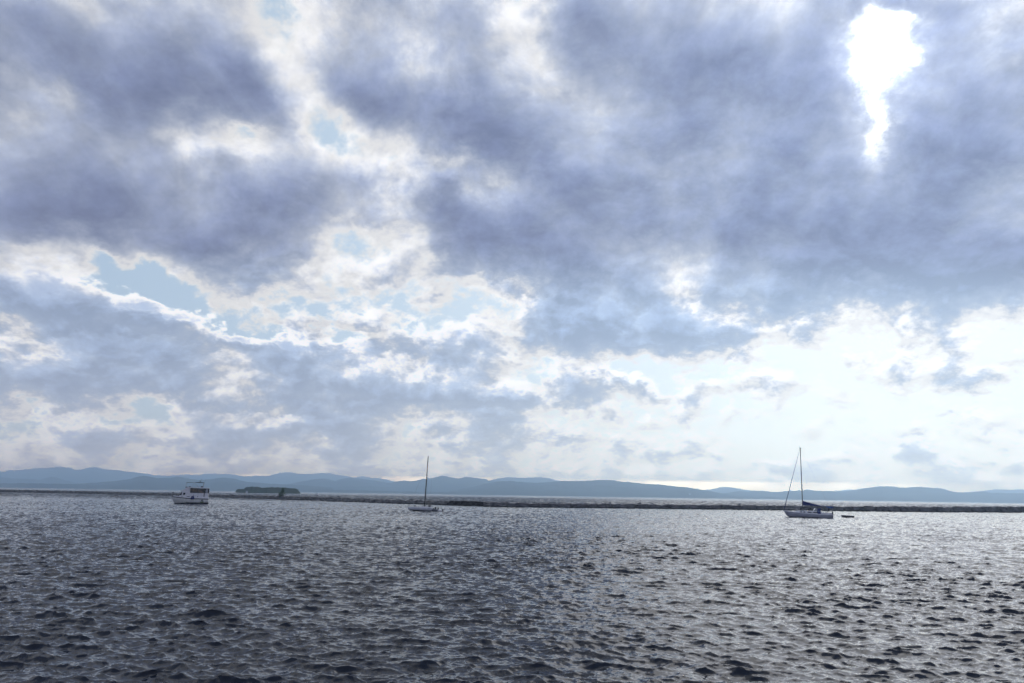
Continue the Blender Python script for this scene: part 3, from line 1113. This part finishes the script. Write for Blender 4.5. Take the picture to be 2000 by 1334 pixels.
m.tube([(-1.5, -1.25, 5.02), (0.2, -1.35, 5.08), (1.8, -1.4, 5.12), (3.1, -1.4, 5.02)], .022)
for a in (.2, 1.1, 2.0, 3.0):
    m.tube([(a, -1.38, 4.95), (a, -1.38, 5.12)], .02)
m.each('deck_rail', steel, my)
m = MB()
m.loft([[(x, -1.25, z - d), (x, 1.25, z - d), (x, 1.2, z), (x, -1.2, z)] for x, z, d in ((-1.85, 6.34, .10), (-1.3, 6.47, .10), (.1, 6.52, .08), (.28, 6.5, .05))])
m.build('forward_bimini', teal_dark, my)
m = MB()
m.loft([[(x, -1.3, z - d), (x, 1.3, z - d), (x, 1.22, z), (x, -1.22, z)] for x, z, d in ((.55, 6.5, .06), (1.2, 6.58, .20), (2.1, 6.6, .26), (3.25, 6.5, .14))])
m.build('aft_bimini', teal_dark, my)
m = MB()
for sy in (-1.22, 1.22):
    m.tube([(3.2, sy, 6.4), (3.1, sy, 5.0)], .05)
    m.tube([(-1.8, sy, 6.35), (-1.95, sy, 5.2), (-1.9, sy, 4.9)], .022)
    m.tube([(.42, sy, 6.45), (.1, sy, 5.7), (-.3, sy, 4.9)], .018)
    m.tube([(.42, sy, 6.45), (1.2, sy, 5.6), (1.9, sy, 4.9)], .018)
m.each('bimini_strut', steel, my)
m = MB()
m.box(2.45, 3.05, -.6, .6, 4.93, 5.35, .08)
m.box(-1.0, -.5, -.5, .3, 4.95, 5.25, .06)
m.each('helm_seat', black, my)
m = MB()
m.ball((2.05, 0, 6.95), .2, (1.1, 1.1, .6))
m.tube([(2.05, 0, 6.55), (2.05, 0, 6.9)], .04)
m.tube([(2.4, .3, 6.5), (2.4, .3, 7.5)], .012)
m.tube([(3.1, -.6, 5.0), (3.65, -.6, 7.5)], .012)
m.box(2.3, 2.5, .2, .4, 7.45, 7.55)
m.each('aerial', black, my)
m = MB()
m.tube([(-5.35, 0, 2.1), (-5.38, 0, 3.35)], .06)
m.tube([(-5.38, 0, 3.35), (-5.0, -.45, 3.1), (-4.2, -1.05, 2.95), (-3.4, -1.4, 2.75)], .03)
for a, b, c in ((-5.0, -.45, 3.1), (-4.2, -1.05, 2.95), (-3.6, -1.33, 2.8)):
    m.tube([(a, b, c), (a, b, 2.2)], .022)
m.box(-5.5, -5.2, -.12, .12, 3.1, 3.42, .04)
m.each('bow_rail', black, my)
m = MB()
m.box(3.0, 3.28, -1.80, -1.74, .75, 1.42, .02)
m.box(3.36, 3.58, -1.80, -1.74, .75, 1.42, .02)
m.each('hull_hatch', black, my)
MB().box(2.85, 3.75, -1.765, -1.735, .22, .72, .01).build('hull_stain', stain, my)
m = MB()
m.ball((.2, -1.98, 1.55), .24, (1, .8, 1.3))
m.ball((.72, -1.98, 1.62), .27, (1, .8, 1.35))
m.ball((.45, -1.95, 2.05), .26, (1.6, .7, .8))
m.tube([(.7, -1.8, 1.8), (.7, -1.7, 2.8)], .035)
m.each('blue_fender', navy, my)
m = MB()
m.box(-1.25, -.4, -1.73, -1.66, 2.06, 2.2)
m.box(1.75, 2.05, -1.83, -1.76, 2.02, 2.16)
m.box(-2.8, -2.45, -1.66, -1.6, 2.12, 2.24)
m.tube([(3.7, -1.48, 3.6), (3.7, -1.5, 2.1)], .10)
m.tube([(4.95, -1.45, 3.1), (5.1, -1.5, 3.9)], .03)
m.each('side_fitting', black, my)
MB().box(5.08, 5.75, -1.3, 1.3, .28, .38, .03).build('swim_platform', white_hull, my)

# ------------------------------------------------------------------ sloop at right
K2 = 0.01024


def sx(X): return (X - 800) * K2


sl = boat_frame('sailing_sloop', 1578.5, 1011.2, R(1.9), 0.05)
prop(sl, 'grey-white sailing sloop at right with navy sail cover on its boom and furled jib', 'sailboat')
ss = [(-5.38, .03, .01, 1.42, 1.30), (-5.0, .32, .03, 1.38, .55), (-4.55, .62, .12, 1.33, .05), (-4.1, .88, .4, 1.28, -.12), (-3.0, 1.30, .95, 1.18, -.30), (-1.5, 1.6, 1.38, 1.08, -.42),
      (0.5, 1.68, 1.5, 1.01, -.42), (2.5, 1.55, 1.32, .97, -.35), (4.2, 1.3, .98, .98, -.18), (5.05, 1.1, .62, 1.0, -.02), (5.45, 1.0, .45, 1.02, .12)]
MB().loft(hull_sections(ss)).build('hull', grey_hull, sl, True)
m = MB()
m.loft([[(x, -(bw_ + .03), -0.2), (x, (bw_ + .03), -0.2), (x, bw_ + .06, 0.22), (x, -(bw_ + .06), 0.22)] for (x, bd, bw_, zd, zk) in ss[3:-1]])
m.build('waterline_band', boot, sl)
m = MB()
m.loft([[(x, -(bd + .02), zd - .09), (x, (bd + .02), zd - .09), (x, bd, zd + .07), (x, -bd, zd + .07)] for (x, bd, bw_, zd, zk) in ss])
m.build('toe_rail', white_hull, sl)
m = MB()
m.loft([[(x, -w_, z0), (x, w_, z0), (x, w_ * .86, z1), (x, -w_ * .86, z1)] for x, w_, z0, z1 in
        ((-3.2, .5, 1.15, 1.28), (-2.4, .85, 1.1, 1.5), (-.8, 1.0, 1.0, 1.6), (1.2, 1.05, 1.0, 1.66), (2.4, 1.0, 1.0, 1.64), (2.9, .95, 1.0, 1.5))])
ch = m.build('coachroof', white_hull, sl)
for a, b in ((-1.75, -1.35), (-1.0, -.65), (-.15, .75), (1.0, 2.05)):
    MB().box(a, b, -1.06, -.93, 1.22, 1.40, .015).build('cabin_window', glass, ch)
m = MB()
m.prism([(2.9, 1.0), (5.2, 1.0), (5.2, 1.34), (2.9, 1.36)], -1.0, -.86, .02)
m.prism([(2.9, 1.0), (5.2, 1.0), (5.2, 1.34), (2.9, 1.36)], .86, 1.0, .02)
m.box(5.0, 5.2, -.9, .9, 1.0, 1.32, .02)
m.each('cockpit_coaming', white_hull, sl)
mast = MB().tube([(-1.13, 0, 1.5), (-1.13, 0, 16.5)], .105, 10, .085).build('mast', alu, sl, True)
m = MB()
m.box(-1.3, -.9, -.05, .05, 16.45, 16.6, .02)
m.tube([(-1.25, 0, 16.5), (-1.25, 0, 16.95)], .02)
m.build('masthead', black, mast)
for z, w_ in ((6.4, 1.05), (11.3, .75)):
    MB().tube([(-1.13, -w_, z + .08), (-1.1, 0, z), (-1.13, w_, z + .08)], .035).build('spreader', alu, mast)
m = MB()
m.tube([(-5.36, 0, 1.5), (-1.2, 0, 16.4)], .022)
for sy in (-1, 1):
    m.tube([(-1.05, sy * 1.5, 1.1), (-1.13, sy * 1.05, 6.45), (-1.13, sy * .75, 11.35), (-1.13, 0, 16.2)], .014)
m.tube([(5.4, 0, 1.1), (-1.0, 0, 16.45)], .008)
m.each('stay', rope, sl)
m = MB()
dj = Vector((-1.2, 0, 16.4)) - Vector((-5.36, 0, 1.5))
p0 = Vector((-5.36, 0, 1.5))
m.tube([p0 + dj * .03, p0 + dj * .25, p0 + dj * .5, p0 + dj * .93], .085, 8, .032)
m.build('furled_jib', navy, sl, True)
m = MB()
m.tube([(-1.05, 0, 2.92), (3.6, 0, 2.86)], .07)
m.build('boom', alu, sl)
m = MB()
m.loft([[(x, -w_, z0), (x, w_, z0), (x, w_ * .55, z1), (x, -w_ * .55, z1)] for x, w_, z0, z1 in
        ((-1.18, .14, 2.80, 3.92), (-.6, .2, 2.84, 3.80), (.5, .22, 2.86, 3.5), (1.7, .2, 2.86, 3.2), (2.8, .16, 2.84, 3.0), (3.55, .1, 2.80, 2.92))])
m.build('sail_cover', navy, sl)
m = MB()
m.loft([[(x, -w_, 1.05), (x, w_, 1.05), (x + .06, w_ * .9, z1), (x + .06, -w_ * .9, z1)] for x, w_, z1 in ((1.9, .98, 2.05), (2.25, 1.02, 2.36), (2.75, 1.0, 2.34))])
m.build('dodger', navy, sl)
m = MB()
m.prism([(1.1, 1.66), (2.0, 1.66), (1.98, 2.12), (1.62, 2.32)], -.95, .95)
m.build('dodger_window', clear_pl, sl)
m = MB()
m.loft([[(x, -.95, z0), (x, .95, z0), (x, .8, z1), (x, -.8, z1)] for x, z0, z1 in ((4.05, 2.78, 2.88), (4.4, 2.5, 2.93), (5.3, 2.45, 2.92), (5.6, 2.76, 2.86))])
m.build('blue_awning', blue_canvas, sl)
m = MB()
for sy in (-.9, .9):
    m.tube([(4.3, sy, 1.2), (4.25, sy, 2.8)], .025)
    m.tube([(5.3, sy, 1.1), (5.4, sy, 2.8)], .025)
    pts = [(-5.2, 0 * sy, 2.0), (-4.6, sy * .6, 1.95), (-3.0, sy * 1.35, 1.85), (0, sy * 1.78, 1.7), (3, sy * 1.6, 1.62), (5.2, sy * 1.1, 1.65)]
    m.tube(pts, .018)
    for a, b, c in pts[1:]:
        m.tube([(a, b, c), (a, b, 1.0)], .018)
m.tube([(-5.45, 0, 1.45), (-5.3, 0, 2.05), (-4.6, 0, 2.0)], .03)
m.tube([(-2.6, -.5, 1.95), (-2.2, -.5, 1.5)], .06)
m.each('guard_rail', steel, sl)
m = MB()
m.box(5.25, 5.5, -.5, -.15, 1.0, 1.75, .05)
m.tube([(4.35, -.9, 1.0), (4.35, -.9, 2.2)], .05)
m.box(.0, .18, -.3, .3, 1.65, 2.2, .03)
m.box(-1.65, -1.45, -.2, .2, 1.5, 2.2, .03)
m.box(3.25, 3.45, -.98, -.9, 1.33, 1.45)
m.box(3.75, 4.0, -.98, -.9, 1.33, 1.5)
m.each('deck_fitting', black, sl)

# ------------------------------------------------------------------ rowing dinghy astern of the sloop
dg = boat_frame('dinghy', 1656.2, 1011.4)
dg.location.z += 0.12
prop(dg, 'low grey dinghy floating empty on the water behind the stern of the sloop', 'dinghy')
dst = [(-1.45, .1, .04, .5, .1), (-1.1, .42, .2, .44, -.05), (-.4, .62, .45, .36, -.1), (.6, .66, .52, .33, -.1), (1.42, .6, .48, .34, -.05)]
MB().loft(hull_sections(dst)).build('hull', grey_rub, dg, True)
m = MB()
for sy in (-1, 1):
    m.tube([(x, sy * bd, zd) for (x, bd, bw_, zd, zk) in dst], .09, 8)
m.tube([(1.42, -.6, .34), (1.42, .6, .34)], .08)
m.each('side_tube', grey_rub, dg, True)
m = MB()
m.box(-.3, -.05, -.55, .55, .36, .41)
m.box(.6, .85, -.58, .58, .34, .39)
m.each('thwart', white_hull, dg)

# ------------------------------------------------------------------ bare-masted boat in the middle
K3 = 0.0098


def cx3(X): return (X - 640) * K3


cm = boat_frame('bare_masted_sailboat', 831.3, 998.9, R(1.9), 0.03)
cm.location.z += 0.14
prop(cm, 'small white sailboat with a tall bare dark mast and no sails, left of centre', 'sailboat')
cs = [(-4.3, .04, .02, .72, .15), (-3.9, .22, .14, .75, -.05), (-3.0, .48, .34, .78, -.15), (-1.5, .8, .6, .76, -.2), (0, .98, .78, .70, -.22), (1.5, 1.0, .82, .62, -.2)]
MB().loft(hull_sections(cs)).build('hull', dull_white, cm, True)
cs2 = [(1.5, 1.0, .82, .56, -.2), (2.3, .95, .78, .52, -.18), (3.05, .85, .68, .50, -.12)]
MB().loft(hull_sections(cs2)).build('stern', grey_rub, cm, True)
m = MB()
m.loft([[(x, -(bw_ + .02), -0.1), (x, (bw_ + .02), -0.1), (x, bw_ + .05, 0.16), (x, -(bw_ + .05), 0.16)] for (x, bd, bw_, zd, zk) in cs[1:] + cs2[1:]])
m.build('waterline_band', boot, cm)
m = MB()
m.loft([[(x, -w_, .6), (x, w_, .6), (x, w_ * .8, z1), (x, -w_ * .8, z1)] for x, w_, z1 in ((-1.6, .35, .86), (-.8, .55, .98), (.4, .6, 1.0), (1.4, .58, .95))])
m.build('coachroof', white_hull, cm)
cmast = MB().tube([(-.36, 0, .7), (-.36, 0, 13.1)], .125, 10, .10).build('mast', dark_spar, cm, True)
MB().box(-.44, -.28, -.05, .05, 13.05, 13.25, .01).build('masthead', dark_spar, cmast)
m = MB()
m.tube([(-4.1, 0, .8), (-.4, 0, 11.5)], .009)
for sy in (-1, 1):
    m.tube([(.1, sy * .95, .7), (-.36, 0, 11.5)], .009)
m.tube([(.9, 0, 7.4), (.9, 0, .9)], .008)
m.each('stay', rope, cm)
m = MB()
m.tube([(-1.1, -.1, 1.12), (.1, -.1, 1.25)], .075)
m.ball((-2.65, 0, 1.05), .2, (1.5, 1, .7))
m.box(.6, 1.15, -.35, .35, 1.0, 1.42, .03)
m.box(.35, 1.5, -1.0, -.96, .66, .74)
m.each('deck_fitting', black, cm)
m = MB()
m.tube([(-4.2, 0, 1.2), (-3.6, -.25, 1.15), (-3.0, -.4, 1.05), (-1.2, -.75, 1.0)], .03)
for a, b in ((-4.2, 0), (-3.2, -.38), (-2.2, -.6)):
    m.tube([(a, b, .7), (a, b, 1.15)], .02)
m.tube([(.5, -.5, 1.35), (1.4, -.5, 1.38)], .03)
m.tube([(.5, -.5, .9), (.5, -.5, 1.35)], .02)
m.tube([(1.4, -.5, .9), (1.4, -.5, 1.38)], .02)
m.tube([(1.9, -.8, .5), (1.95, -.8, 1.3), (2.7, -.8, 1.1), (3.0, -.8, .5)], .022)
m.each('deck_rail', steel, cm)
m = MB()
m.box(2.15, 2.5, -.4, .1, .5, 1.05, .06)
m.box(1.75, 2.0, -.7, -.4, .5, .8, .05)
m.box(2.85, 3.15, -.2, .15, .45, .95, .06)
m.each('cockpit_fitting', black, cm)

# tender tied behind it
p3 = on_water(860.6, 999.4)
td = empty('tender', p3, -math.atan2(p3.x, p3.y))
prop(td, 'tiny white tender with a dark outboard motor, tied at the stern of the bare-masted sailboat', 'tender')
tst = [(-.75, .3, .2, .42, -.05), (-.3, .55, .42, .36, -.08), (.35, .55, .45, .34, -.06)]
MB().loft(hull_sections(tst)).build('hull', white_hull, td, True)
m = MB()
m.box(.36, .62, -.14, .14, .2, .62, .05)
m.tube([(.5, 0, .3), (.75, 0, -.2)], .05)
m.tube([(.3, 0, .55), (1.05, 0, .42)], .06)
m.build('outboard_motor', black, td)

# ------------------------------------------------------------------ far boats
fm = boat_frame('far_motorboat', 29, 951.9)
prop(fm, 'tiny dark motorboat silhouette on the open lake near the left edge', 'motorboat')
fs = [(-9, .2, .1, 1.9, .3), (-6, 1.4, .9, 1.7, -.4), (0, 2.1, 1.8, 1.5, -.5), (7.5, 2.1, 1.8, 1.4, -.5)]
MB().loft(hull_sections(fs)).build('hull', boot, fm, True)
m = MB()
m.prism([(-4.2, 1.5), (4.5, 1.4), (3.8, 3.0), (1.5, 3.2), (1.2, 4.8), (-1.5, 4.8), (-2.4, 3.2)], -1.5, 1.5, .1)
m.build('cabin', boot, fm)

fsail = boat_frame('sailing_dinghy', 619.2, 968.2)
prop(fsail, 'tiny dinghy with a white triangular sail beyond the breakwater, right of the island', 'sailing dinghy')
fs2 = [(-1.5, .1, .05, .45, .05), (0, .6, .45, .35, -.1), (1.6, .55, .45, .32, -.1)]
MB().loft(hull_sections(fs2)).build('hull', boot, fsail, True)
m = MB()
m.prism([(-.55, .7), (1.25, .75), (-.5, 3.3)], -.02, .02)
m.build('sail', house_w, fsail)
MB().tube([(-.6, 0, .3), (-.6, 0, 3.7)], .05).build('mast', dark_spar, fsail)

# ------------------------------------------------------------------ buoys and stakes
def spar(px_, py_, h_, r_, label, lean=0.0, col=black):
    o = boat_frame('spar_buoy', px_, py_, lean)
    prop(o, label, 'buoy', 'small dark spar buoys in the lake')
    MB().tube([(0, 0, -.4), (0, 0, h_)], r_, 8, r_ * .7).build('pole', col, o, True)
    m_ = MB()
    m_.tube([(0, 0, -.15), (0, 0, .12)], r_ * 2.2, 10)
    m_.build('float_collar', boot, o, True)
    return o


spar(1249.6, 1007.4, .70, .045, 'thin dark spar buoy upright in the water, centre right, in front of the breakwater')
spar(1233.4, 999.6, .42, .05, 'very short dark spar buoy close below the breakwater, left of the thin upright one')
spar(1820.6, 1004.2, .62, .07, 'dark spar buoy close under the breakwater at far right')
spar(1448.2, 979.2, 2.4, .35, 'dark buoy on the bright strip of far water, left of the sloop', 0.25)

# ------------------------------------------------------------------ houses on the far shores
from mathutils.bvhtree import BVHTree
fo_me = F_OB.data
bv = BVHTree.FromPolygons([v.co.copy() for v in fo_me.vertices], [tuple(p.vertices) for p in fo_me.polygons])
hit = bv.ray_cast(Vector((0, 0, CAM_H)), ray(1347.4, 966.0))[0]


def house(loc, w_, d_, h_, label):
    o = empty('white_house', loc, -math.atan2(loc.x, loc.y))
    prop(o, label, 'house')
    MB().box(-w_ / 2, w_ / 2, -d_ / 2, d_ / 2, -h_ * .6, h_).build('wall', house_w, o)
    m_ = MB()
    m_.loft([[(x, -d_ * .55, h_ + .01), (x, d_ * .55, h_ + .01), (x, 0, h_ * 1.45)] for x in (-w_ * .53, w_ * .53)])
    m_.build('roof', roof_m, o)
    m_ = MB()
    for k in (-.3, 0, .3):
        m_.box(w_ * (k - .05), w_ * (k + .05), -d_ / 2 - .06, -d_ / 2 + .02, h_ * .35, h_ * .75)
    m_.each('window', glass, o)
    return o


if hit is not None:
    house(hit, 13, 8, 7, 'tiny white building low on the hazy blue hillside across the lake, centre right')
isle_p = on_water(481.7, 961.8)
isle_p = isle_p * (1320 / isle_p.y)
isle_p.z = 0.6
house(isle_p, 3.6, 3, 2.4, 'tiny white cottage at the water edge of the dark wooded island')
